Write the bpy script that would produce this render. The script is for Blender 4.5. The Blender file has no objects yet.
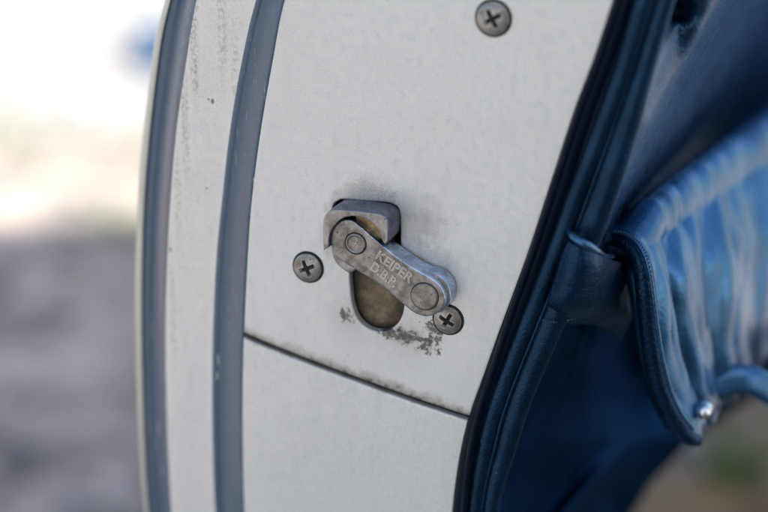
import bpy, bmesh, math, random
import numpy as np
from mathutils import Vector, Matrix
R = math.radians
random.seed(7); np.random.seed(7)

# ------------------------------------------------------------------ camera
sc = bpy.context.scene
W_PX = 768.0
LENS, SENSOR, DIST, CAM_H = 85.0, 36.0, 0.545, 0.85
PITCH, YAW = 20.0, 20.0
cam_d = bpy.data.cameras.new('camera'); cam = bpy.data.objects.new('camera', cam_d)
sc.collection.objects.link(cam); sc.camera = cam
cam.location = (0, 0, CAM_H); cam.rotation_euler = (R(90 - PITCH), 0, 0)
cam_d.lens = LENS; cam_d.sensor_width = SENSOR; cam_d.clip_start = 0.01; cam_d.clip_end = 500
cam_d.dof.use_dof = True; cam_d.dof.focus_distance = DIST - 0.004; cam_d.dof.aperture_fstop = 4.8
cam_d.dof.aperture_blades = 0

# ------------------------------------------------------------------ sky and sun
SUN_EL, SUN_AZ = 32.0, 160.0          # azimuth clockwise from +Y
world = bpy.data.worlds.new('World'); sc.world = world; world.use_nodes = True
wn = world.node_tree; bg = wn.nodes['Background']
sky = wn.nodes.new('ShaderNodeTexSky'); sky.sky_type = 'NISHITA'; sky.sun_disc = False
sky.sun_elevation = R(SUN_EL); sky.sun_rotation = R(SUN_AZ)
wn.links.new(sky.outputs[0], bg.inputs[0]); bg.inputs[1].default_value = 0.095
sky.ozone_density = 0.75; sky.dust_density = 1.6; sky.air_density = 1.0
sun_d = bpy.data.lights.new('sun', 'SUN'); sun_d.energy = 4.8; sun_d.angle = R(0.5); sun_d.color = (1, .95, .87)
sun = bpy.data.objects.new('sun', sun_d); sc.collection.objects.link(sun)
to_sun = Vector((math.sin(R(SUN_AZ)) * math.cos(R(SUN_EL)), math.cos(R(SUN_AZ)) * math.cos(R(SUN_EL)), math.sin(R(SUN_EL))))
sun.rotation_euler = to_sun.to_track_quat('Z', 'Y').to_euler(); sun.location = (0, -3, 5)
sc.view_settings.view_transform = 'Standard'; sc.view_settings.look = 'None'
sc.view_settings.exposure = 1.62; sc.view_settings.gamma = 1.0

# ------------------------------------------------------------------ frames
# the door stands upright, turned YAW about the vertical; its local frame is
# x along the shut face, y into the door, z up, origin on the shut face at the latch
O = Vector((0, math.cos(R(PITCH)) * DIST, CAM_H - math.sin(R(PITCH)) * DIST))
ROT = Matrix.Rotation(R(-YAW), 3, 'Z')
CR = Matrix.Rotation(R(90 - PITCH), 3, 'X')
CL = ROT.transposed() @ (Vector((0, 0, CAM_H)) - O)

def at(px, py, y=0.0):
    """point of the door frame at depth y that a measurement (px, py) on the photograph belongs to"""
    k = SENSOR / LENS / W_PX
    d = ROT.transposed() @ (CR @ Vector(((px - 384) * k, (256 - py) * k, -1)))
    t = (y - CL.y) / d.y
    return CL + d * t

def xz(pts, y=0.0):
    return [(lambda v: (v.x, v.z))(at(px, py, y)) for px, py in pts]

# ------------------------------------------------------------------ maths helpers
def cr(P, n, closed=False):
    """Catmull-Rom through rows of P, n samples per span"""
    P = np.array(P, float); m = len(P); out = []
    if closed:
        for i in range(m):
            p0, p1, p2, p3 = P[(i-1) % m], P[i], P[(i+1) % m], P[(i+2) % m]
            for j in range(n):
                t = j / n
                out.append(.5*((2*p1)+(-p0+p2)*t+(2*p0-5*p1+4*p2-p3)*t*t+(-p0+3*p1-3*p2+p3)*t**3))
    else:
        Q = np.vstack([2*P[0]-P[1], P, 2*P[-1]-P[-2]])
        for i in range(1, m):
            p0, p1, p2, p3 = Q[i-1], Q[i], Q[i+1], Q[i+2]
            for j in range(n):
                t = j / n
                out.append(.5*((2*p1)+(-p0+p2)*t+(2*p0-5*p1+4*p2-p3)*t*t+(-p0+3*p1-3*p2+p3)*t**3))
        out.append(P[-1])
    return np.array(out)

def lut(tab, v):
    xs = [a for a, _ in tab]; ys = [b for _, b in tab]
    return float(np.interp(v, xs, ys))

def smooth_lut(tab, lo=None, hi=None):
    c = cr([(a, b) for a, b in tab], 12)
    def f(v):
        if v < c[0, 0]: return float(c[0, 1]+(v-c[0, 0])*(c[12, 1]-c[0, 1])/(c[12, 0]-c[0, 0]))
        if v > c[-1, 0]: return float(c[-1, 1]+(v-c[-1, 0])*(c[-1, 1]-c[-13, 1])/(c[-1, 0]-c[-13, 0]))
        return float(np.interp(v, c[:, 0], c[:, 1]))
    return f

# ------------------------------------------------------------------ objects
col = sc.collection
root = bpy.data.objects.new('car_door', None); col.objects.link(root)
ROOT_DROP = 0.16
root.empty_display_size = .02
root.location = O + Vector((0, 0, -ROOT_DROP)); root.rotation_euler = (0, 0, R(-YAW))
root['label'] = 'open car door seen edge on, pale shut face with worn latch and blue leather trim'
root['category'] = 'car door'

def link(name, me, mat, parent=root, sharp=35, local=True):
    o = bpy.data.objects.new(name, me); col.objects.link(o)
    if mat: me.materials.clear(); me.materials.append(mat)
    o.parent = parent
    if local and parent is root:
        o.location = (0, 0, ROOT_DROP)
    me.shade_smooth() if hasattr(me, 'shade_smooth') else None
    if sharp: me.set_sharp_from_angle(angle=R(sharp))
    return o

def mesh_of(name, verts, faces):
    me = bpy.data.meshes.new(name); me.from_pydata([tuple(v) for v in verts], [], faces); me.validate(); me.update()
    return me

def recalc(me):
    bm = bmesh.new(); bm.from_mesh(me); bmesh.ops.recalc_face_normals(bm, faces=bm.faces); bm.to_mesh(me); bm.free()
    return me

def grid(name, rows, mat, parent=root, thick=0.0, sharp=0, wrap=False):
    n, m = len(rows), len(rows[0]); V = [p for r in rows for p in r]; F = []
    for i in range(n-1):
        for j in range(m-1 if not wrap else m):
            a, b = i*m+j, i*m+(j+1) % m
            F.append((a, b, b+m, a+m))
    me = mesh_of(name, V, F)
    o = link(name, me, mat, parent, sharp)
    if thick:
        s = o.modifiers.new('thick', 'SOLIDIFY'); s.thickness = thick; s.offset = -1 if thick > 0 else 1
    return o

def tube(name, path, rad, mat, parent=root, seg=20, squash=(1, 1), caps=True, mod=None):
    """path: list of Vector (door frame); rad: function of 0..1 or number"""
    P = [Vector(p) for p in path]; n = len(P); rows = []
    prev = None
    for i, p in enumerate(P):
        t = (P[min(i+1, n-1)] - P[max(i-1, 0)]).normalized()
        if prev is None:
            a = Vector((0, -1, 0)); a = (a - t*a.dot(t)).normalized()
        else:
            a = (prev - t*prev.dot(t)).normalized()
        prev = a; b = t.cross(a)
        r = rad(i/(n-1)) if callable(rad) else rad
        ring = []
        for k in range(seg):
            th = 2*math.pi*k/seg
            rr = r if mod is None else r*mod(th, i/(n-1))
            ring.append(p + a*math.cos(th)*rr*squash[0] + b*math.sin(th)*rr*squash[1])
        rows.append(ring)
    V = [q for r_ in rows for q in r_]; F = []
    for i in range(n-1):
        for k in range(seg):
            F.append((i*seg+k, i*seg+(k+1) % seg, (i+1)*seg+(k+1) % seg, (i+1)*seg+k))
    if caps:
        F.append(tuple(range(seg))[::-1]); F.append(tuple((n-1)*seg+k for k in range(seg)))
    me = recalc(mesh_of(name, V, F))
    return link(name, me, mat, parent, 50)

def offset(P, d):
    """inward offset of a closed CCW outline (x, z)"""
    P = np.array(P); n = len(P)
    A = 0.5*sum(P[i][0]*P[(i+1) % n][1]-P[(i+1) % n][0]*P[i][1] for i in range(n))
    s = 1 if A > 0 else -1
    out = []
    for i in range(n):
        e1 = P[i]-P[i-1]; e2 = P[(i+1) % n]-P[i]
        n1 = np.array([-e1[1], e1[0]])/(np.linalg.norm(e1)+1e-12)*s
        n2 = np.array([-e2[1], e2[0]])/(np.linalg.norm(e2)+1e-12)*s
        m = n1+n2; L = np.dot(m, m)
        m = m*(2/ max(L, .8)) if L > 1e-9 else n1
        out.append(P[i]+m*d)
    return np.array(out)

def bridge(bm, A, B):
    n = len(A)
    for i in range(n):
        try: bm.faces.new((A[i], A[(i+1) % n], B[(i+1) % n], B[i]))
        except ValueError: pass

def plate(name, outline, yf, yb, bev, mat, parent=root, holes=(), hbev=None, steps=4, support=0.0004, relief=None):
    """solid slab: outline in (x, z); front face at yf (towards the viewer), back at yb, rounded front edge"""
    bm = bmesh.new()
    def ring(P, y): return [bm.verts.new((p[0], y, p[1])) for p in P]
    def rounded(P, b, sgn):
        rs = []
        if b > 0:
            rs.append(ring(offset(P, sgn*(b+support)), yf))
            for k in range(steps+1):
                a = math.pi/2*k/steps
                rs.append(ring(offset(P, sgn*b*(1-math.sin(a))), yf + b*(1-math.cos(a))))
        else:
            rs.append(ring(P, yf))
        rs.append(ring(P, yb))
        for a, b_ in zip(rs, rs[1:]): bridge(bm, a, b_)
        return rs
    ro = rounded(outline, bev, 1)
    loops = [ro[0]]; backs = [ro[-1]]
    for h in holes:
        rh = rounded(h, hbev or bev, -1); loops.append(rh[0]); backs.append(rh[-1])
    bm.edges.ensure_lookup_table()
    for LL in (loops, backs):
        es = []
        for L in LL:
            for i in range(len(L)):
                e = bm.edges.get((L[i], L[(i+1) % len(L)]))
                es.append(e)
        bmesh.ops.triangle_fill(bm, edges=es, use_beauty=True)
    bmesh.ops.recalc_face_normals(bm, faces=bm.faces)
    me = bpy.data.meshes.new(name); bm.to_mesh(me); bm.free()
    return link(name, me, mat, parent, 40)

def circle(cx, cz, r, n=48):
    return [(cx+r*math.cos(2*math.pi*i/n), cz+r*math.sin(2*math.pi*i/n)) for i in range(n)]

# ------------------------------------------------------------------ materials
def mat(name, base, rough=.5, metal=0.0, coat=0.0, coat_rough=.2, spec=.5):
    m = bpy.data.materials.new(name); m.use_nodes = True
    b = m.node_tree.nodes['Principled BSDF']
    b.inputs['Base Color'].default_value = (*base, 1); b.inputs['Roughness'].default_value = rough
    b.inputs['Metallic'].default_value = metal; b.inputs['Coat Weight'].default_value = coat
    b.inputs['Coat Roughness'].default_value = coat_rough; b.inputs['Specular IOR Level'].default_value = spec
    return m

class N:
    """small node-building helper"""
    def __init__(s, m):
        s.t = m.node_tree; s.b = s.t.nodes['Principled BSDF']
        s.co = s.t.nodes.new('ShaderNodeTexCoord').outputs['Object']
    def new(s, k, **kw):
        n = s.t.nodes.new(k)
        for a, v in kw.items(): setattr(n, a, v)
        return n
    def ln(s, a, b): s.t.links.new(a, b)
    def noise(s, scale, detail=4, rough=.55, co=None, stretch=None, dist=0.0):
        n = s.new('ShaderNodeTexNoise'); n.inputs['Scale'].default_value = scale
        n.inputs['Detail'].default_value = detail; n.inputs['Roughness'].default_value = rough
        n.inputs['Distortion'].default_value = dist
        c = co or s.co
        if stretch:
            mp = s.new('ShaderNodeMapping'); mp.inputs['Scale'].default_value = stretch; s.ln(c, mp.inputs[0]); c = mp.outputs[0]
        s.ln(c, n.inputs['Vector']); return n.outputs['Fac']
    def vor(s, scale, feature='F1', rand=1.0):
        n = s.new('ShaderNodeTexVoronoi', feature=feature); n.inputs['Scale'].default_value = scale
        n.inputs['Randomness'].default_value = rand
        s.ln(s.co, n.inputs['Vector']); return n.outputs['Distance']
    def m(s, op, a, b=0.0, c=None):
        n = s.new('ShaderNodeMath', operation=op)
        for i, v in enumerate((a, b, c)):
            if v is None: continue
            if hasattr(v, 'links'): s.ln(v, n.inputs[i])
            else: n.inputs[i].default_value = v
        return n.outputs[0]
    def rng(s, v, a, b, lo=0.0, hi=1.0, smooth=True):
        n = s.new('ShaderNodeMapRange', interpolation_type='SMOOTHSTEP' if smooth else 'LINEAR')
        s.ln(v, n.inputs[0]); n.inputs[1].default_value = a; n.inputs[2].default_value = b
        n.inputs[3].default_value = lo; n.inputs[4].default_value = hi; return n.outputs[0]
    def mix(s, f, a, b):
        n = s.new('ShaderNodeMix', data_type='RGBA')
        if hasattr(f, 'links'): s.ln(f, n.inputs[0])
        else: n.inputs[0].default_value = f
        for i, v in ((6, a), (7, b)):
            if hasattr(v, 'links'): s.ln(v, n.inputs[i])
            else: n.inputs[i].default_value = (*v, 1)
        return n.outputs[2]
    def dist(s, p, scale=(1, 0, 1)):
        """distance in the door frame to a point, metres"""
        v = s.new('ShaderNodeVectorMath', operation='SUBTRACT'); s.ln(s.co, v.inputs[0]); v.inputs[1].default_value = tuple(p)
        w = s.new('ShaderNodeVectorMath', operation='MULTIPLY'); s.ln(v.outputs[0], w.inputs[0]); w.inputs[1].default_value = scale
        l = s.new('ShaderNodeVectorMath', operation='LENGTH'); s.ln(w.outputs[0], l.inputs[0]); return l.outputs['Value']
    def color(s, c): s.ln(c, s.b.inputs['Base Color'])
    def rough(s, c): s.ln(c, s.b.inputs['Roughness'])
    def bump(s, h, dist=.0002, strength=1.0):
        b = s.new('ShaderNodeBump'); b.inputs['Distance'].default_value = dist; b.inputs['Strength'].default_value = strength
        s.ln(h, b.inputs['Height']); s.ln(b.outputs[0], s.b.inputs['Normal']); return b

# --- worn pale paint of the shut face
def pale_paint(name, base, marks=True, seam=False):
    m = mat(name, base, .42, .35, .25, .3); n = N(m)
    g = n.noise(2600, 3, .7); g2 = n.noise(420, 5, .65); g3 = n.noise(60, 5, .6)
    c = n.mix(n.rng(g, .3, .7), tuple(v*.87 for v in base), tuple(min(1, v*1.09) for v in base))
    c = n.mix(n.m('MULTIPLY', n.rng(g3, .45, .75), .05), c, (.30, .27, .235))
    c = n.mix(n.m('MULTIPLY', n.rng(g2, .56, .74), .12), c, (.25, .22, .19))
    # vertical handling streaks and blotches
    c = n.mix(n.m('MULTIPLY', n.rng(n.noise(110, 5, .65, stretch=(1.6, 1.6, .22)), .50, .72), .08), c, (.33, .30, .27))
    c = n.mix(n.m('MULTIPLY', n.rng(n.noise(22, 4, .6), .48, .70), .05), c, (.38, .34, .30))
    # sparse pin-prick dirt
    sp = n.vor(330); spm = n.m('MULTIPLY', n.rng(sp, .12, .06), n.rng(n.noise(150, 2), .60, .68))
    c = n.mix(n.m('MULTIPLY', spm, .55), c, (.10, .085, .07))
    if marks:
        L = at(372, 245); fine = n.noise(1500, 6, .8); mid = n.noise(230, 5, .7)
        # greasy halo above and to the right of the catch
        for (px, py, r0, r1, st, th) in ((365, 220, .0108, .0132, .30, .38), (372, 196, .003, .010, .30, .46), (400, 222, .004, .013, .30, .48), (428, 224, .000, .010, .75, .56),
                                         (352, 318, .0, .012, .4, .5), (405, 338, .0, .012, .4, .48), (336, 250, .0, .006, .5, .4), (432, 268, .004, .011, .35, .42)):
            d = n.dist(at(px, py)); d = n.m('ADD', d, n.m('MULTIPLY', n.m('SUBTRACT', mid, .5), .012))
            f = n.m('MULTIPLY', n.rng(d, r1, r0), n.rng(fine, th, th+.22, .4, 1.0))
            c = n.mix(n.m('MULTIPLY', f, st), c, (.085, .070, .055))
        # paint worn through to dark metal under the slot
        for (px, py, r, sx, sz) in ((346, 315, .0042, 1.2, 1.6), (404, 336, .0075, .9, 2.2), (388, 331, .005, .8, 1.6), (434, 330, .004, 1, 1), (427, 345, .004, .8, 1.2)):
            d = n.dist(at(px, py), (sx, 0, sz)); d = n.m('ADD', d, n.m('MULTIPLY', n.m('SUBTRACT', n.noise(420, 4, .7), .5), .018))
            c = n.mix(n.m('MULTIPLY', n.rng(d, r*.95, r*.55), .35), c, (.20, .15, .11))
            f = n.rng(n.m('ADD', d, n.m('MULTIPLY', n.m('SUBTRACT', n.noise(1100, 4, .7), .5), .006)), r*.62, r*.44)
            c = n.mix(n.m('MULTIPLY', f, .9), c, n.mix(n.rng(n.noise(700, 3), .42, .6), (.045, .040, .040), (.14, .125, .12)))
    if not marks:
        for (px, py, sx, sz, r, stg) in ((193, 30, 1, .07, .0022, .40), (184, 105, 1, .06, .0020, .32), (177, 190, 1, .06, .0018, .22), (236, 70, 1, .10, .0020, .22), (222, 25, 1, .10, .0024, .25), (172, 300, 1, .05, .0016, .22)):
            d = n.m('ADD', n.dist(at(px, py, .0062), (sx, 0, sz)), n.m('MULTIPLY', n.m('SUBTRACT', g2, .5), .004))
            c = n.mix(n.m('MULTIPLY', n.rng(d, r, r*.3), n.m('MULTIPLY', n.rng(n.noise(800, 4, .7), .40, .62), stg*1.5)), c, (.16, .125, .095))
        for (px, py, r, sx, sz) in ((174, 103, .0007, 1, .35), (213, 101, .0006, 1, .6), (209, 99, .0004, 1, 1), (207, 188, .0004, 1, 1), (170, 250, .0005, 1, .5), (176, 82, .0004, 1, .3), (255, 74, .0003, 1, 1)):
            d = n.dist(at(px, py, .0062), (sx, 0, sz)); c = n.mix(n.m('MULTIPLY', n.rng(d, r*1.2, r*.6), .8), c, (.05, .045, .045))
    if seam:
        a, b = at(243, 334), at(470, 417)
        # rust bleeding along the joint: distance from the seam line
        tx = (b-a).normalized(); nx = Vector((-tx.z, 0, tx.x))
        v = n.new('ShaderNodeVectorMath', operation='SUBTRACT'); n.ln(n.co, v.inputs[0]); v.inputs[1].default_value = tuple(a)
        dt = n.new('ShaderNodeVectorMath', operation='DOT_PRODUCT'); n.ln(v.outputs[0], dt.inputs[0]); dt.inputs[1].default_value = tuple(nx)
        d = n.m('ABSOLUTE', dt.outputs['Value']); d = n.m('ADD', d, n.m('MULTIPLY', n.m('SUBTRACT', n.noise(150, 5, .65), .5), .009))
        f = n.rng(d, .0034, .0004)
        c = n.mix(n.m('MULTIPLY', f, .5), c, (.16, .125, .085))
        f2 = n.m('MULTIPLY', n.rng(d, .0010, .0), n.rng(n.noise(500, 4), .45, .6))
        c = n.mix(n.m('MULTIPLY', f2, .7), c, (.07, .05, .035))
    n.color(c); n.rough(n.rng(g2, .3, .7, .36, .55))
    h = n.m('ADD', n.m('MULTIPLY', g, .06), n.m('ADD', n.m('ADD', n.m('MULTIPLY', n.noise(13, 2, .4), 11.0), n.m('MULTIPLY', n.noise(90, 3), .7)), n.m('MULTIPLY', g2, .25)))
    n.bump(h, .00035, .5)
    return m

M = {}
M['pale'] = pale_paint('worn_pale_paint', (.665, .645, .615), True, True)
M['pale_strip'] = pale_paint('pale_strip_paint', (.67, .645, .61), False)
M['lip'] = pale_paint('cream_lip_paint', (.55, .53, .46), False)

m = mat('blue_grey_tone', (.070, .125, .20), .34, 0, .3, .2); n = N(m)  # blue-grey tone of the channels and outer skin
g = n.noise(500, 4, .6); st = n.noise(170, 5, .7, stretch=(14, 14, .55)); st2 = n.noise(60, 3, .6, stretch=(6, 6, .4))
c = n.mix(n.rng(g, .3, .7), (.040, .076, .122), (.050, .093, .148))
c = n.mix(n.m('MULTIPLY', n.m('MULTIPLY', n.rng(st, .60, .66), n.rng(st2, .46, .58)), .6), c, (.42, .42, .38))
c = n.mix(n.m('MULTIPLY', n.rng(n.noise(70, 4, .6, stretch=(3, 3, .5)), .5, .75), .25), c, (.045, .10, .22))
for (px, py, y_, r, sx, sz, cc) in ((178, 104, .0078, .0009, 1, .25, (.03, .03, .035)), (183, 66, .0078, .0005, 1, .2, (.05, .05, .05)), (188, 48, .0078, .0005, 1, .2, (.06, .06, .06)), (158, 428, .012, .0004, 1, .10, (.6, .6, .55)),
        (155, 445, .013, .0003, 1, .08, (.5, .5, .46)), (162, 470, .010, .0003, 1, .09, (.5, .5, .46)), (218, 360, .005, .0003, 1, .12, (.55, .55, .5)), (217, 376, .005, .0003, 1, .14, (.55, .55, .5)), (254, 185, .0016, .0004, 1, .14, (.5, .5, .47)), (151, 330, .0145, .0003, 1, .08, (.5, .5, .46))):
    d = n.m('ADD', n.dist(at(px, py, y_), (sx, 0, sz)), n.m('MULTIPLY', n.m('SUBTRACT', n.noise(900, 3), .5), r*1.2)); c = n.mix(n.m('MULTIPLY', n.rng(d, r, r*.5), .8), c, cc)
n.color(c); n.bump(n.m('ADD', n.m('MULTIPLY', g, .3), n.noise(60, 2)), .0003, .35); M['blue'] = m

def old_zinc(name, base, dark, rough=.38, metal=.85, grime=.6):
    m = mat(name, base, rough, metal); n = N(m)
    a = n.noise(330, 6, .7); b = n.noise(1300, 4, .7); s = n.noise(150, 5, .65)
    c = n.mix(n.rng(a, .38, .66), base, tuple(v*.60 for v in base))
    c = n.mix(n.m('MULTIPLY', n.rng(s, .42, .7), grime), c, dark)
    bv = n.new('ShaderNodeBevel'); bv.samples = 6; bv.inputs['Radius'].default_value = .0007
    ge = n.new('ShaderNodeNewGeometry'); dt = n.new('ShaderNodeVectorMath', operation='DOT_PRODUCT')
    n.ln(bv.outputs[0], dt.inputs[0]); n.ln(ge.outputs['Normal'], dt.inputs[1])
    ew = n.m('MULTIPLY', n.rng(dt.outputs['Value'], .995, .90), n.rng(a, .38, .55))
    c = n.mix(n.m('MULTIPLY', ew, .75), c, tuple(min(1, v*1.9) for v in base))
    pit = n.m('MULTIPLY', n.rng(n.vor(900), .22, .10), n.rng(n.noise(500, 2), .5, .62))
    c = n.mix(pit, c, (.05, .035, .022))
    n.color(c); n.rough(n.rng(a, .3, .7, rough-.08, rough+.2))
    n.bump(n.m('SUBTRACT', n.m('ADD', a, n.m('MULTIPLY', b, .35)), n.m('MULTIPLY', pit, .8)), .00018, .8)
    return m
M['zinc'] = old_zinc('tarnished_cast_metal', (.31, .285, .26), (.13, .10, .078), .40, .8)
M['zinc_side'] = M['zinc']
M['flank'] = old_zinc('sky_tint_flank', (.60, .74, .95), (.22, .27, .38), .25, 1.0, .4)  # blue sky reflection put into the colour of the lever's side faces
M['flank_dark'] = old_zinc('dark_sky_tint_flank', (.22, .235, .32), (.13, .12, .13), .25, 1.0, .5)  # darker sky reflection tint painted on the catch's side faces
M['catch'] = old_zinc('dull_steel', (.33, .31, .30), (.17, .125, .09), .36, .85)
M['screw'] = old_zinc('old_screw_steel', (.38, .35, .32), (.16, .10, .065), .38, .8, .7)
M['letters'] = old_zinc('raised_lettering_metal', (.40, .36, .325), (.26, .22, .18), .36, .8, .3)
m = mat('greasy_brass', (.23, .155, .08), .5, .55); n = N(m)
a = n.noise(260, 6, .7); b = n.noise(60, 4, .6)
c = n.mix(n.rng(a, .35, .7), (.19, .13, .075), (.07, .045, .025)); c = n.mix(n.m('MULTIPLY', n.rng(b, .45, .65), .6), c, (.17, .13, .09))
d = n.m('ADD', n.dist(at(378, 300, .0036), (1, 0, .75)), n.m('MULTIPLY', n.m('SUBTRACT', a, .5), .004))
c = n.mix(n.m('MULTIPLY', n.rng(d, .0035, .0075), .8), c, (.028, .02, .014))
n.color(c); n.rough(n.rng(a, .3, .7, .38, .65)); n.bump(a, .0003, .8); M['brass'] = m
M['tongue'] = old_zinc('worn_brass', (.42, .26, .12), (.22, .12, .05), .4, .8)
M['dark'] = mat('dark_cavity_metal', (.02, .018, .016), .7, .2)
m = mat('black_recess', (.012, .010, .009), .8); M['recess'] = m  # near-black colour for recesses, grooves and joint backing

m = mat('black_rubber', (.004, .009, .018), .36, .5, 0, .3, .10); n = N(m)
n.bump(n.noise(700, 4), .00008, .6); n.rough(n.rng(n.noise(120, 4), .3, .7, .28, .5)); M['rubber'] = m

def leather(name, base, rough=.34, grain=520, dust=.5, gd=.00022, coat=.08, spec=.32, tint=(.30, .62, 1), metal=0.0):
    m = mat(name, base, rough, 0, coat, .25, spec); n = N(m)
    n.b.inputs['Metallic'].default_value = metal; n.b.inputs['Specular Tint'].default_value = (*tint, 1); n.b.inputs['Coat Tint'].default_value = (.9, .95, 1, 1)
    v = n.vor(grain, 'DISTANCE_TO_EDGE'); f = n.noise(1500, 3, .6); b = n.noise(45, 4, .6)
    h = n.m('ADD', n.rng(v, 0, .22), n.m('ADD', n.m('MULTIPLY', f, .35), n.m('MULTIPLY', n.noise(160, 3), .8)))
    n.bump(h, gd, .45)
    c = n.mix(n.rng(b, .35, .7), tuple(x*.8 for x in base), tuple(x*1.25 for x in base))
    d = n.m('MULTIPLY', n.rng(n.vor(420), .11, .05), n.rng(n.noise(90, 2), .55, .68))
    c = n.mix(n.m('MULTIPLY', d, dust), c, (.45, .5, .55))
    n.color(c); n.rough(n.rng(n.noise(120, 4), .3, .7, rough-.07, rough+.12))
    return m
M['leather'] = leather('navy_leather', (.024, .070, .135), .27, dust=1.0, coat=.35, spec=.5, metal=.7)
M['leather_shaded'] = leather('shaded_navy_leather', (.0034, .0205, .052), .46, coat=0, spec=.10, tint=(.20, .48, .80), metal=.9)  # same trim leather, shade of the lower part put into its colour
M['leather_mid'] = leather('dark_blue_leather', (.006, .026, .062), .33, coat=.06, spec=.3, metal=.6)
M['lining'] = leather('dark_lining', (.0005, .0035, .011), .8, coat=0, spec=.02, metal=0)
M['leather_hi'] = leather('blue_leather', (.030, .118, .240), .24, 520, .3, .00010, .5, .7, (.6, .8, 1), .75)
M['piping'] = leather('dark_teal_leather', (.008, .028, .060), .29, 620, .5, .00012, .04, .25, (.4, .7, 1), .6)
M['thread'] = mat('navy_thread', (.02, .06, .11), .7)
M['chrome'] = mat('bright_metal', (.8, .8, .8), .25, 1)

# ------------------------------------------------------------------ ground and its surroundings
def ground():
    me = mesh_of('ground', [(-60, -60, 0), (60, -60, 0), (60, 120, 0), (-60, 120, 0)], [(0, 1, 2, 3)])
    m = mat('dusty_gravel', (.4, .38, .35), .9); n = N(m)
    a = n.noise(3.2, 6, .6); b = n.noise(22, 5, .65); v = n.vor(45)
    c = n.mix(n.rng(a, .35, .65), (.30, .28, .265), (.32, .315, .31))
    c = n.mix(n.rng(b, .35, .7), c, (.175, .17, .162))
    c = n.mix(n.m('MULTIPLY', n.rng(v, .2, .5), .35), c, (.62, .60, .57))
    sep = n.new('ShaderNodeSeparateXYZ'); n.ln(n.co, sep.inputs[0])
    # shade boundary put into the colour: warm-toned band ending near the shadow edge
    yy = n.m('ADD', sep.outputs[1], n.m('MULTIPLY', n.m('SUBTRACT', n.noise(1.6, 4), .5), 1.5))
    b = n.noise(6.5, 5, .65); shade_band = n.m('MULTIPLY', n.rng(yy, .6, .9), n.rng(yy, 3.15, 2.25))
    c = n.mix(shade_band, c, n.mix(n.rng(b, .38, .62), (.60, .46, .375), (.26, .20, .165)))
    br = n.rng(n.m('ADD', sep.outputs[0], n.m('MULTIPLY', n.m('SUBTRACT', a, .5), .25)), .08, .26)
    br = n.m('MULTIPLY', br, n.rng(n.m('ADD', yy, sep.outputs[0]), 3.2, 2.6))
    br = n.m('MULTIPLY', br, n.rng(n.m('ADD', sep.outputs[0], a), 1.5, 1.2))
    c = n.mix(br, c, n.mix(n.rng(b, .38, .62), (.27, .165, .08), (.12, .075, .036)))
    n.color(c); n.bump(n.m('ADD', b, v), .01, .6)
    o = bpy.data.objects.new('ground', me); col.objects.link(o); me.materials.append(m); o['kind'] = 'structure'
ground()

def pebbles():
    bm = bmesh.new(); rng = random.Random(3)
    for k in range(2600):
        y = .9 + 5.5*rng.random()**1.5; x = (rng.random()-.5)*(1.0+y*.62)
        r = rng.uniform(.006, .022)
        mt = Matrix.Translation((x, y, r*.3)) @ Matrix.Rotation(rng.random()*6.28, 4, 'Z') @ Matrix.Diagonal((r, r*rng.uniform(.6, 1), r*.65, 1))
        bmesh.ops.create_icosphere(bm, subdivisions=1, radius=1, matrix=mt)
    for v in bm.verts: v.co += Vector((rng.uniform(-1, 1), rng.uniform(-1, 1), rng.uniform(-1, 1)))*.0015
    me = bpy.data.meshes.new('gravel'); bm.to_mesh(me); bm.free()
    m = mat('pale_stone', (.5, .48, .46), .85); n = N(m)
    c = n.mix(n.rng(n.noise(14, 3), .3, .7), (.10, .095, .09), (.30, .28, .26)); n.color(c)
    o = bpy.data.objects.new('gravel', me); col.objects.link(o); me.materials.append(m); o['kind'] = 'stuff'
    o['label'] = 'loose pale gravel strewn over the ground behind the door'; o['category'] = 'gravel'
pebbles()

def grass():
    V, F = [], []; rng = random.Random(5)
    for cx, cy, r, n_ in ((-.47, 2.80, .14, 60), (-.36, 2.46, .08, 40), (-.62, 2.85, .10, 30), (.365, 1.67, .04, 45), (.30, 1.86, .03, 25)):
        for _ in range(n_):
            a = rng.random()*6.28; q = r*math.sqrt(rng.random()); x, y = cx+q*math.cos(a), cy+q*math.sin(a)
            h = rng.uniform(.02, .06); w = .0025; b = rng.random()*6.28; l = Vector((math.cos(b), math.sin(b), 0))
            s = Vector((-l.y, l.x, 0))*w; p = Vector((x, y, 0)); i = len(V)
            V += [p-s, p+s, p+l*h*.3+Vector((0, 0, h*.6))+s*.7, p+l*h*.3+Vector((0, 0, h*.6))-s*.7, p+l*h*.8+Vector((0, 0, h))]
            F += [(i, i+1, i+2, i+3), (i+3, i+2, i+4)]
    me = mesh_of('grass', V, F); m = mat('grass_green', (.07, .13, .03), .6)
    o = bpy.data.objects.new('grass', me); col.objects.link(o); me.materials.append(m); o['kind'] = 'stuff'
    o['label'] = 'small tufts of green grass growing in the gravel'; o['category'] = 'grass'
grass()

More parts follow.
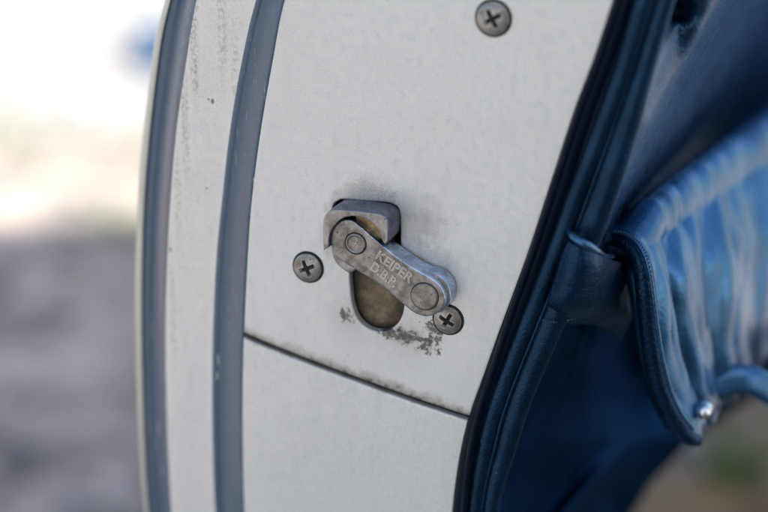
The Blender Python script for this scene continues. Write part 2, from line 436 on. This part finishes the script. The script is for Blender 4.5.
def shade_blocker():
    """added slab, unseen behind the camera, put in to shade the door"""
    bm = bmesh.new()
    def box(x0, x1, y0, y1, z0, z1):
        bmesh.ops.create_cube(bm, size=1, matrix=Matrix.Translation(((x0+x1)/2, (y0+y1)/2, (z0+z1)/2)) @ Matrix.Diagonal((x1-x0, y1-y0, z1-z0, 1)))
    box(-.25, 2.1, -1.5, -1.25, 0, 2.36)  # added slab, sized to block the sun from door and near ground
    me = bpy.data.meshes.new('shade_blocker'); bm.to_mesh(me); bm.free()
    m = mat('blocker_plaster', (.42, .40, .37), .9); n = N(m); n.color(n.mix(n.noise(2.5, 5), (.36, .34, .31), (.50, .48, .44)))
    n.bump(n.noise(60, 4), .004, .5)
    o = bpy.data.objects.new('shade_blocker', me); col.objects.link(o); me.materials.append(m); o['kind'] = 'structure'
    b2 = bmesh.new()
    bmesh.ops.create_cube(b2, size=1, matrix=Matrix.Translation((.925, -1.375, 2.40)) @ Matrix.Diagonal((2.45, .35, .08, 1)))
    me2 = bpy.data.meshes.new('blocker_top'); b2.to_mesh(me2); b2.free()
    c = bpy.data.objects.new('blocker_top', me2); col.objects.link(c); me2.materials.append(m); c.parent = o
shade_blocker()

def bucket():
    e = bpy.data.objects.new('bucket', None); col.objects.link(e)
    e.location = (-.432, 3.36, 0); e.scale = (.38, .38, .38); e['label'] = 'blurred blue bucket on the sunlit ground beyond the door'; e['category'] = 'bucket'
    prof = [(0, .004), (.085, .004), (.095, .01), (.125, .20), (.133, .205), (.133, .215), (.12, .213), (.09, .02), (0, .015)]
    V, F = [], []; S = 32
    for r, z in prof:
        for k in range(S): V.append((r*math.cos(6.28318*k/S), r*math.sin(6.28318*k/S), z))
    for i in range(len(prof)-1):
        for k in range(S): F.append((i*S+k, i*S+(k+1) % S, (i+1)*S+(k+1) % S, (i+1)*S+k))
    m = mat('blue_plastic', (.02, .06, .13), .6)
    b = link('bucket_body', recalc(mesh_of('bucket_body', V, F)), m, e, 40)
    hp = [Vector((.133*math.cos(t), -.10*math.sin(t)*.4-.02, .205-.10*math.sin(t))) for t in np.linspace(0, math.pi, 24)]
    tube('handle', hp, .003, M['chrome'], e, 8)
bucket()

# ------------------------------------------------------------------ door: stepped rebate on the outer side
TOP, BOT = -260, 740
ROWS = np.linspace(TOP, BOT, 100)
fA = smooth_lut([(-120, 199), (-60, 181), (0, 165), (40, 155), (100, 147), (160, 140), (220, 137), (290, 135), (350, 136), (420, 138), (470, 141), (512, 145), (580, 153), (650, 163)])
fB = smooth_lut([(-120, 204), (-60, 187), (0, 171), (40, 162), (100, 154), (160, 148), (220, 144), (290, 142.5), (350, 142.5), (420, 144), (470, 146), (512, 149), (580, 157), (650, 167)])
fC = smooth_lut([(-120, 231), (-60, 211), (0, 195), (60, 185), (130, 175), (200, 169), (256, 166), (330, 164), (400, 165), (460, 167), (512, 170), (580, 176), (650, 184)])
fD = smooth_lut([(-120, 305), (-60, 277), (0, 256), (60, 242), (130, 230), (200, 222), (256, 216.5), (330, 213), (400, 212), (460, 213), (512, 215), (580, 220), (650, 226)])
fE = smooth_lut([(-120, 335), (-60, 306), (0, 283), (60, 271), (130, 259), (200, 250), (256, 246), (330, 242.5), (400, 241), (460, 241.5), (512, 243), (580, 247), (650, 252)])
yA, yB, yC, yD = .0165, .0150, .0068, .0056

def strip(name, prof, material, parent=root):
    """prof(py) -> list of (px, y)"""
    rows = []
    for py in ROWS:
        rows.append([at(px, py, y) for px, y in prof(py)])
    return grid(name, rows, material, parent)

def ease(a, b, n, y0, y1, pw=None):
    out = []
    for i in range(n+1):
        t = i/n; s = t*t*(3-2*t)
        out.append((a+(b-a)*t, y0+(y1-y0)*s+.0016*math.sin(math.pi*t)))
    return out
strip('skin_lip', lambda v: [(fA(v)+9, .030), (fA(v)+1.5, .024), (fA(v), .0190), (fA(v)+.8, .0172), (fA(v)+2.4, .0163), ((fA(v)+fB(v))/2+1, .0160), (fB(v)-.6, .0160), (fB(v), .0164)], M['lip'])
strip('outer_channel', lambda v: [(fB(v), .0164), (fB(v)+1, .0168)] + ease(fB(v)+2.5, fC(v)-1, 8, .0168, .0078) + [(fC(v)+1.5, .0072)], M['blue'])
strip('shut_face_strip', lambda v: [(fC(v)+1.5, .0072), (fC(v)+4, .0066), (fC(v)+8, .0062), (fC(v)*.7+fD(v)*.3, .0060), ((fC(v)+fD(v))/2, .00595), (fC(v)*.3+fD(v)*.7, .0059), (fD(v)-6, .0058), (fD(v)-2.5, .0057), (fD(v), .0053)], M['pale_strip'])
strip('inner_channel', lambda v: [(fD(v), .0053), (fD(v)+1.2, .0050)] + ease(fD(v)+2.5, fE(v)-1.5, 8, .0048, .0016) + [(fE(v)-.2, .0013), (fE(v)+2.2, .0018)], M['blue'])
# outer skin running forward from the lip (seen only from the left)
grid('outer_skin', [[at(fA(v)+1.5, v, .024)] + [at(fA(v)+1.5, v, .024) + Vector((-.004-.05*t*t*.3, .42*t, 0)) for t in (.02, .1, .3, .6, 1)] for v in ROWS], M['blue'])

# ------------------------------------------------------------------ door: shut face panels
fR = smooth_lut([(-120, 655), (-60, 635), (0, 614), (60, 594), (110, 575), (180, 552), (256, 527), (335, 498), (380, 482), (415, 469.5), (460, 459), (512, 452), (580, 448), (650, 447)])
seam_pts = [(243, 334), (300, 356.8), (360, 379.3), (415, 399), (470.5, 417.5)]
sm = cr(seam_pts, 9)
left = [(fE(v)+.8, v) for v in np.linspace(TOP, 333, 50)]
right = [(fR(v)+2, v) for v in np.linspace(417, TOP, 50)]
upper = left + [tuple(p) for p in sm[2:-1]] + right
slot_px = cr([(331.5, 236), (333, 246), (342, 254), (348.5, 264), (350, 285), (352, 303), (357, 318), (367, 328), (379, 331.5), (391, 329), (400, 320), (404, 306), (403.5, 288), (401.5, 262), (400.5, 243), (400.3, 226), (399.8, 214), (398, 208), (393.5, 204.6), (386, 202.5), (364, 200.8), (343, 199.4), (338, 201), (333, 205.5), (331.5, 220)], 6, True)
plate('shut_face_panel', xz(upper), 0, .0026, .0010, M['pale'], holes=[xz([tuple(p) for p in slot_px])], hbev=.0005)
low = [(p[0], p[1]+4.4) for p in sm[1:]]
lower = low[:-1] + [(fR(v)+2, v) for v in np.linspace(419.5, BOT, 34)] + [(fE(v)+.8, v) for v in np.linspace(BOT, 337, 44)]
plate('lower_shut_face_panel', xz(lower, .0005), .0006, .0030, .0006, M['pale'])
# dark carcass behind the joint and the slot
car = [(fE(v)-1, v) for v in np.linspace(TOP, BOT, 40)] + [(fR(v)+30, v) for v in np.linspace(BOT, TOP, 40)]
plate('door_frame', xz(car, .01), .0125, .03, 0, M['dark'])
bk = [(fE(v)+3, v) for v in np.linspace(325, 430, 10)] + [(fR(v)+1, v) for v in np.linspace(430, 400, 6)] + [(p[0]+3, p[1]-10) for p in sm[::-1][6:-3]]
plate('joint_backing', xz(bk, .0024), .0032, .0050, 0, M['recess'])
# worn brown striker plate seen through the slot
bp = [(p[0], p[1]) for p in cr([(346, 245), (344, 300), (352, 330), (376, 343), (402, 335), (412, 310), (410, 262), (380, 240)], 6, True)]
plate('slot_plate', xz(bp, .0032), .0036, .0066, .0004, M['brass'])

# ------------------------------------------------------------------ latch
HF = -.0088
# lower mounting shoe under the catch
shoe = [(332, 246), (337, 240), (352, 236), (360, 262), (352, 272), (343, 268), (335, 259)]
plate('latch_shoe', xz([tuple(p) for p in cr(shoe, 5, True)], -.0004), -.0012, .0026, .0005, M['catch'])
# the lever
lev = [(331.5, 246), (330.5, 238), (333.5, 228), (341, 220.5), (350.5, 219.5), (360, 226), (374, 238), (386, 248), (400, 259), (414, 268), (428, 276), (438, 283), (444.5, 293), (445, 304), (438.5, 312.5), (427, 316.5), (414, 312.5), (401, 302), (388, 291), (375, 281.5), (360, 272), (346, 263.5), (336.5, 256)]
latch = plate('latch_lever', xz([tuple(p) for p in cr(lev, 5, True)], -.0082), -.0086, -.0012, .0006, M['zinc'], steps=5)
# shoulder boss at the free end
c_ = at(433, 288, -.004)
end_c = at(425.5, 295.5, -.0082)
plate('end_boss', circle(end_c.x+.0004, end_c.z, .0067, 56), -.0062, -.0006, .0008, M['zinc'], latch)
def child_fix(o):   # children of a part share the part's frame
    o.location = (0, 0, 0)
# rivet head and pivot pin
rc = at(424.5, 296.5, -.0087)
plate('rivet', circle(rc.x, rc.z, .0042, 48), -.0093, -.0080, .0006, M['zinc'], latch, support=.0001)
pc = at(355.5, 243.5, -.0087)
V, F = [], []
prof = [(0, -.00878), (.0019, -.00878), (.0024, -.00885), (.0026, -.00905), (.0028, -.0091), (.0030, -.00905), (.0032, -.0086), (.0032, -.008)]
S = 48
for r, y in prof:
    for k in range(S): V.append((pc.x+r*math.cos(6.28318*k/S), y, pc.z+r*math.sin(6.28318*k/S)))
for i in range(len(prof)-1):
    for k in range(S): F.append((i*S+k, i*S+(k+1) % S, (i+1)*S+(k+1) % S, (i+1)*S+k))
link('pivot_pin', recalc(mesh_of('pivot_pin', V, F)), M['zinc'], latch, 60)
# dark groove ring round the pin and rivet
def ringo(name, c, r, w, y):
    pts = [Vector((c.x+r*math.cos(t), y, c.z+r*math.sin(t))) for t in np.linspace(0, 2*math.pi, 49)]
    tube(name, pts, w, M['recess'], latch, 8, caps=False)
ringo('pin_groove', pc, .00335, .00016, -.00861)
ringo('rivet_groove', rc, .00430, .00014, -.00862)
# cross mark struck in the pin
for a, L in ((60, .0015), (-15, .0010)):
    dx, dz = math.cos(R(a))*L, math.sin(R(a))*L
    tube('pin_mark', [Vector((pc.x-dx, -.00880, pc.z-dz)), Vector((pc.x+dx, -.00880, pc.z+dz))], .00017, M['letters'], latch, 8)
# raised lettering
def lettering(txt, pxy0, pxy1, size, parent, y=-.00855):
    cu = bpy.data.curves.new('txt', 'FONT'); cu.body = txt; cu.size = size; cu.extrude = .00022; cu.bevel_depth = .00007; cu.bevel_resolution = 1
    cu.space_character = 1.05; cu.offset = .00009
    to = bpy.data.objects.new('txt', cu); col.objects.link(to)
    dg = bpy.context.evaluated_depsgraph_get(); dg.update()
    me = bpy.data.meshes.new_from_object(to.evaluated_get(dg)); bpy.data.objects.remove(to)
    p0, p1 = at(*pxy0, y), at(*pxy1, y); d = Vector((p1.x-p0.x, 0, p1.z-p0.z)); L = d.length; d.normalize()
    xs = [v.co.x for v in me.vertices]; w = max(xs)-min(xs); sx = L/w
    up = Vector((-d.z, 0, d.x))
    for v in me.vertices:
        q = Vector((p0.x, y, p0.z)) + d*((v.co.x-min(xs))*sx) + up*v.co.y; q.y = y - v.co.z
        v.co = q
    me.update(); recalc(me)
    return link('lettering', me, M['letters'], parent, 30)
lettering('KEIPER', (375.5, 257.5), (410.5, 283), .0042, latch)
lettering('D.B.P.', (370, 268.5), (394.5, 287.5), .0042, latch)

# the hooded catch the lever sits under
sh = cr([(324, 250), (323.2, 236), (323.2, 224), (325, 216), (329.5, 211), (336, 209), (354, 210.3), (374, 212.6), (382, 214.6), (387, 219), (388.8, 226), (388.5, 241)], 5)
inner = cr([(385.5, 244.5), (382.5, 240), (379, 230), (371, 221.6), (362, 217.2), (352, 216), (342, 219), (334, 227), (330, 236), (329.2, 247)], 5)
co = [tuple(p) for p in sh] + [tuple(p) for p in inner]
tp = [(350, 222), (358, 214), (370, 217), (379, 226), (385, 240), (386, 250), (372, 244), (358, 232)]
plate('latch_tongue', xz([tuple(p) for p in cr(tp, 5, True)], -.0046), -.0050, .0030, .0005, M['tongue'])
catch = plate('latch_catch', xz(co, -.0098), -.0102, .0030, .0004, M['catch'], steps=4, support=.0001)

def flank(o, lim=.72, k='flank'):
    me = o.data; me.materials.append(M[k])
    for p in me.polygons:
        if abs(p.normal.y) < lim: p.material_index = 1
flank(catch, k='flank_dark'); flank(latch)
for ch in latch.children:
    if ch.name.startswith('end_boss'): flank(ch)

# ------------------------------------------------------------------ screws
def screw(px, py, rpx, rot, y=-.0002):
    c = at(px, py, y); r = rpx*.000300; V, F = [], []; NR, NS = 34, 144
    ca, sa = math.cos(R(rot)), math.sin(R(rot))
    V.append(None)
    for i in range(NR+1):
        q = i/NR
        for k in range(NS):
            th = 2*math.pi*k/NS; x, z = r*q*math.cos(th), r*q*math.sin(th)
            h = .0011*(1-q**2.4) if q < .98 else 0
            u, w = x*ca+z*sa, -x*sa+z*ca
            L, wd = r*.55, r*.13
            au, aw = abs(u), abs(w)
            k1 = max(au/L, aw/wd); k2 = max(aw/L, au/wd)
            kk = min(k1, k2)
            dep = .0011*max(0, min(1, (1.1-kk)/.35))
            V.append((c.x+x, y-h-.0004+dep*1.25 if q < 1 else y+.0012, c.z+z))
    V[0] = (c.x, y-.0011-.0004+.0011, c.z)
    for k in range(NS): F.append((0, 1+NS+k, 1+NS+(k+1) % NS)) if False else None
    for i in range(NR):
        for k in range(NS): F.append((1+i*NS+k, 1+i*NS+(k+1) % NS, 1+(i+1)*NS+(k+1) % NS, 1+(i+1)*NS+k))
    me = mesh_of('screw', V, F)
    bm = bmesh.new(); bm.from_mesh(me); bmesh.ops.remove_doubles(bm, verts=bm.verts, dist=1e-7)
    bmesh.ops.recalc_face_normals(bm, faces=bm.faces); bm.to_mesh(me); bm.free()
    s = link('screw', me, M['screw'], root, 50)
    # near-black disc behind the cross and near-black ring at the rim
    plate('cross_recess', circle(c.x, c.z, r*.5, 24), y-.00030, y+.0004, 0, M['recess'], s)
    pts = [Vector((c.x+r*1.03*math.cos(t), y+.0002, c.z+r*1.03*math.sin(t))) for t in np.linspace(0, 2*math.pi, 57)]
    tube('screw_rim', pts, .00045, M['recess'], s, 8, caps=False)
screw(308, 267.3, 15.3, 25); screw(448, 319.8, 14.8, 62); screw(493.3, 18.2, 16.3, 30)

# ------------------------------------------------------------------ weatherstrip and piping
def path(fn, y, a=-260, b=740, n=100):
    return [at(fn(v), v, y(v) if callable(y) else y) for v in np.linspace(a, b, n)]
tube('weatherstrip', path(lambda v: fR(v)+10, .0014), .0032, M['rubber'], squash=(.8, 1))
tube('weatherstrip_bead', path(lambda v: fR(v)+lut([(0, 4.5), (300, 5), (420, 9), (512, 12)], v), -.0012), .0011, M['rubber'], seg=14)
tube('weatherstrip_lip', path(lambda v: fR(v)+lut([(0, 19), (140, 23), (300, 19), (420, 14), (512, 14)], v), .0024), .0022, M['rubber'], seg=14)
p1c = smooth_lut([(v, fR(v)+d) for v, d in ((-115, 29), (0, 30), (66, 33), (130, 33), (196, 29), (256, 27), (330, 25), (400, 23.5), (446, 24), (520, 23), (645, 22))])
p2c = smooth_lut([(v, fR(v)+d) for v, d in ((-115, 50), (0, 51), (66, 53), (130, 57), (196, 56), (256, 53), (330, 49), (400, 46), (446, 45), (512, 38.5), (645, 36))])
p2r = lambda t: .0003*lut([(0, 9), (.25, 9), (.33, 10), (.39, 12.5), (.48, 14), (.6, 12.5), (.71, 10.5), (.79, 8.5), (1, 8)], t)
tube('trim_piping', path(p1c, .0014), lambda t: .0003*lut([(0, 10), (.5, 9.5), (.8, 8), (1, 6.5)], t), M['piping'])
tube('trim_piping', path(p2c, .0030), p2r, M['piping'], seg=28)
tube('piping_seam', path(lambda v: (p1c(v)+p2c(v))/2-1, .0008), .0007, M['piping'], seg=8)
plate('seal_base', xz([(fR(v)+3, v) for v in np.linspace(TOP, BOT, 40)]+[(p2c(v)+1, v) for v in np.linspace(BOT, TOP, 40)], .006), .0045, .012, 0, M['rubber'])

# ------------------------------------------------------------------ leather trim (inner face of the door)
def hump(v, c, w): return math.exp(-((v-c)/w)**2)
x_of = lambda v: at(p2c(v)+8, v, .006)
fXE = smooth_lut([(-120, 1020), (100, 1010), (260, 960), (360, 830), (400, 750), (440, 694), (462, 672), (486, 650), (512, 634), (560, 600), (600, 570)])
fYE = lambda v: lut([(-120, .34), (260, .32), (400, .20), (440, .16), (600, .12)], v)
trim_rows = []
for v in np.linspace(TOP, 700, 200):
    p0 = p2c(v)+4; p1 = fXE(v); row = []
    for k in range(90):
        t = (k/89)**1.3; px = p0+(p1-p0)*t
        wv = lut([(240, .5), (330, .92)], v)
        y = .0028+(fYE(v)*1.5-.006)*((1-wv)*(1-(1-t)**2.1)+wv*t**1.15)
        y -= .0030*math.sin(min(1, t/.04)*math.pi/2)*(1-t)
        # upper part: a flat facing shelf beside the piping that breaks away along a diagonal crease
        cx = 722-.64*v+.0005*v*v
        bb = lut([(-60, .0), (-12, .012), (6, .026), (15, .025), (24, .0145), (60, .009), (120, .001), (200, 0)], v)
        def soft(u, w=4.): return w*math.log1p(math.exp(min(40, u/w)))
        q = soft(px-cx)/(p1-cx)
        yu = .0030 + .00055*min(px-p0, max(0, cx-p0)+20) + bb*min(1, (px-p0)/10.)*math.exp(-(max(0, px-672)/20)**2) + .44*(1-(1-min(1, q))**1.9)
        wu = min(1, max(0, (258-v)/45.)); wu = wu*wu*(3-2*wu)
        y = y*(1-wu)+yu*wu
        # hollow behind the pocket mouth
        y += .085*math.exp(-((px-640)/38)**2)*math.exp(-((v-345)/80)**2)
        # soft folds near the foot
        y -= .026*math.exp(-((px-(592-.85*(v-482)))/13)**2)*min(1, max(0, (v-440)/40.))
        y += .012*math.exp(-((px-616)/14)**2-((v-508)/16)**2)
        row.append(at(px, v, y))
    trim_rows.append(row)
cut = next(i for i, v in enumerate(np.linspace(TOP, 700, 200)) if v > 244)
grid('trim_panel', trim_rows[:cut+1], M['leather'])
grid('lower_trim_panel', trim_rows[cut:], M['leather_shaded'])

# --- pocket
def PX(px, py, y): return at(px, py, y)
tab = [  # hem top, hem lower, 3 body rows, bottom ; columns from the near rim going forward
    [(611, 236, .040), (640, 208, .075), (668, 184, .105), (705, 155, .15), (768, 106, .215), (850, 40, .30), (930, -20, .38)],
    [(637, 250, .036), (664, 230, .066), (694, 207, .095), (730, 182, .135), (785, 145, .195), (860, 90, .28), (940, 30, .36)],
    [(650, 292, .036), (676, 275, .058), (706, 257, .085), (740, 235, .120), (790, 205, .175), (862, 160, .26), (945, 100, .34)],
    [(657, 348, .040), (681, 325, .058), (708, 305, .082), (740, 285, .112), (784, 262, .165), (858, 215, .25), (940, 160, .33)],
    [(669, 398, .044), (689, 372, .060), (712, 350, .082), (738, 330, .108), (776, 306, .160), (850, 262, .25), (930, 210, .33)],
    [(689, 436, .048), (700, 412, .066), (716, 392, .088), (737, 370, .112), (768, 338, .165), (838, 300, .25), (915, 250, .33)],
    [(694, 444, .058), (704, 424, .078), (720, 402, .100), (742, 378, .125), (766, 352, .175), (830, 315, .26), (900, 270, .34)],
]
P = np.array([[tuple(at(c[0], c[1], c[2] if j == 0 else .035+(c[2]-.035)*.86)) for j, c in enumerate(r_)] for r_ in tab])           # rows x cols x 3
A1 = np.array([cr(P[i], 26) for i in range(P.shape[0])])            # refine along forward
A2 = np.array([cr(A1[:, j], 12) for j in range(A1.shape[1])])       # cols x rows x 3
nc, nr = A2.shape[0], A2.shape[1]
_m = (Vector(A2[nc//3+2, nr//2])-Vector(A2[nc//3, nr//2])).cross(Vector(A2[nc//3, nr//2+2])-Vector(A2[nc//3, nr//2]))
NSIGN = -1 if _m.y > 0 else 1
from mathutils import noise as mn
rows = []
for i in range(nr):
    row = []
    t = i/(nr-1)
    for j in range(nc):
        s = j/(nc-1)
        p = Vector(A2[j, i])
        i0, i1, j0, j1 = max(i-1, 0), min(i+1, nr-1), max(j-1, 0), min(j+1, nc-1)
        nrm = (Vector(A2[j1, i])-Vector(A2[j0, i])).cross(Vector(A2[j, i1])-Vector(A2[j, i0])).normalized()
        nrm = nrm*NSIGN
        # gathers below the elastic hem
        ph = s*31 + 2.6*mn.noise(Vector((s*7, t*1.6, 2))) + t*1.5
        amp = .0028*min(1, max(0, (t-.15)/.22))*(1-.45*t)*min(1, s/.05)*(0.6+.7*abs(mn.noise(Vector((s*14, 5, 1)))))
        w = math.sin(ph); w = (w+.5*math.sin(ph*1.9+1.3))/1.3
        hem = .00010*math.sin(s*90+5*mn.noise(Vector((s*18, 0, 0))))*(1 if t < .15 else 0)*min(1, s/.04)
        roll = (.005*math.sin(min(1, t/.17)*math.pi) + .003*hump(t, .1, .05))*min(1, .15+s/.12)
        p = p + nrm*(amp*w + hem + roll + .0012*min(1, t/.15)*mn.noise(Vector((s*20, t*7, 9))))
        row.append(p)
    rows.append(row)
pocket = grid('door_pocket', rows, M['leather_hi'], thick=.0022)
# rolled rim round the open end
rim = cr([(596, 246, .030), (603, 240, .034), (612, 237.5, .036), (624, 241, .035), (634, 250, .034), (641, 265, .033), (645, 290, .033), (648, 325, .034), (653, 360, .036), (662, 395, .038), (674, 420, .041), (688, 437, .045), (697, 440, .05)], 6)
tube('pocket_rim', [at(*p) for p in rim], lambda t: .0003*lut([(0, 5), (.12, 8.5), (.5, 10), (.9, 9), (1, 7)], t), M['leather_mid'], pocket, 22)
wl = cr([(614, 232, .034), (629, 237, .032), (641, 249, .030), (648, 265, .029), (653, 292, .029), (657, 325, .030), (662, 356, .032), (670, 388, .034), (680, 411, .037), (693, 429, .041)], 6)
tube('pocket_welt', [at(*p) for p in wl], .0007, M['leather_hi'], pocket, 10)
# lining inside the mouth
lin = cr([(618, 262, .050), (630, 268, .046), (637, 292, .044), (641, 328, .046), (648, 364, .048), (658, 398, .052), (672, 425, .056)], 6)
tube('pocket_lining', [at(*p) for p in lin], .0026, M['piping'], pocket, 12)
# curled edge of the trim where the pocket is sewn in
fl = cr([(567, 229, .001), (572, 235, -.0045), (578, 240, -.0062), (587, 245, -.0055), (596, 251, .001), (604, 256.5, .014), (612, 257, .03)], 6)
tube('trim_fold', [at(*p) for p in fl], lambda t: .0003*lut([(0, 2.5), (.2, 4), (.7, 4.2), (1, 3)], t), M['leather_hi'], root, 14)
# padded gusset under that fold
gp = [[(571, 240, -.0045), (580, 246, -.0055), (592, 252, -.001), (604, 258, .013), (618, 262, .035)],
      [(564, 256, -.003), (577, 262, -.0058), (592, 266, -.001), (606, 270, .017), (622, 276, .042)],
      [(557, 278, -.0015), (573, 284, -.0048), (590, 286, .003), (606, 286, .022), (626, 296, .050)],
      [(550, 300, .0), (566, 305, -.002), (586, 306, .010), (604, 306, .028), (628, 320, .056)],
      [(544, 318, .008), (560, 322, .012), (580, 321, .028), (602, 325, .050), (620, 338, .085)]]
G = np.array([[tuple(at(*c)) for c in r_] for r_ in gp])
G1 = np.array([cr(G[i], 8) for i in range(G.shape[0])]); G2 = np.array([cr(G1[:, j], 8) for j in range(G1.shape[1])])
grid('pocket_gusset', [[Vector(G2[j, i]) for j in range(G2.shape[0])] for i in range(G2.shape[1])], M['leather_mid'], thick=.0012)
st = cr([(543, 320, -.0012), (556, 322, -.0005), (574, 318.5, .012), (592, 311, .020), (610, 300, .026)], 10)
def stitching(name, segs, r, parent):
    V, F = [], []
    for a, b in segs:
        d = (b-a); t = d.normalized(); u = t.orthogonal().normalized(); w = t.cross(u); i0 = len(V)
        for f, q in ((-.02, .45), (.2, 1), (.8, 1), (1.02, .45)):
            for k in range(6):
                V.append(a + d*f + (u*math.cos(k*1.0472)+w*math.sin(k*1.0472))*r*q)
        for j in range(3):
            for k in range(6): F.append((i0+j*6+k, i0+j*6+(k+1) % 6, i0+(j+1)*6+(k+1) % 6, i0+(j+1)*6+k))
        F += [tuple(i0+k for k in range(6)), tuple(i0+18+k for k in range(6))]
    return link(name, recalc(mesh_of(name, V, F)), M['thread'], parent, 60)
stitching('stitching', [(at(*st[k]), at(*st[k+1])) for k in range(0, len(st)-2, 2)], .00035, root)
rs = cr([(604, 234.5, .0325), (616, 231.5, .0315), (628, 234, .0305), (638, 241, .0295), (645, 252, .0285), (650, 268, .0275), (653.5, 292, .0275), (657, 325, .0285)], 9)
stitching('stitching', [(at(*rs[k]), at(*rs[k+1])) for k in range(0, len(rs)-2, 2)], .0003, pocket)
# bright strap below the pocket
sp = cr([(694, 412, .075), (703, 397, .077), (717, 385, .079), (735, 379, .082), (752, 381, .085), (770, 390, .09), (800, 406, .095), (840, 420, .10)], 5)
tube('pocket_strap', [at(*p) for p in sp], lambda t: .0003*lut([(0, 10), (.3, 17), (1, 18)], t), M['leather_hi'], pocket, 18, squash=(.5, 1))
# snap
V, F = [], []
c = at(703, 412, .052); S = 28
for r, y in [(0, -.0022), (.0012, -.0021), (.0020, -.0015), (.0024, -.0006), (.0026, .0003), (.0026, .0030)]:
    for k in range(S): V.append((c.x+r*math.cos(6.28318*k/S), c.y+y, c.z+r*math.sin(6.28318*k/S)))
for i in range(5):
    for k in range(S): F.append((i*S+k, i*S+(k+1) % S, (i+1)*S+(k+1) % S, (i+1)*S+k))
link('snap_button', recalc(mesh_of('snap_button', V, F)), M['chrome'], pocket, 40)

# children of parts sit in the part's own frame, which already carries the drop to the door's base
for o in root.children:
    for ch in o.children: ch.location = (0, 0, 0)
sc.cycles.use_denoising = True
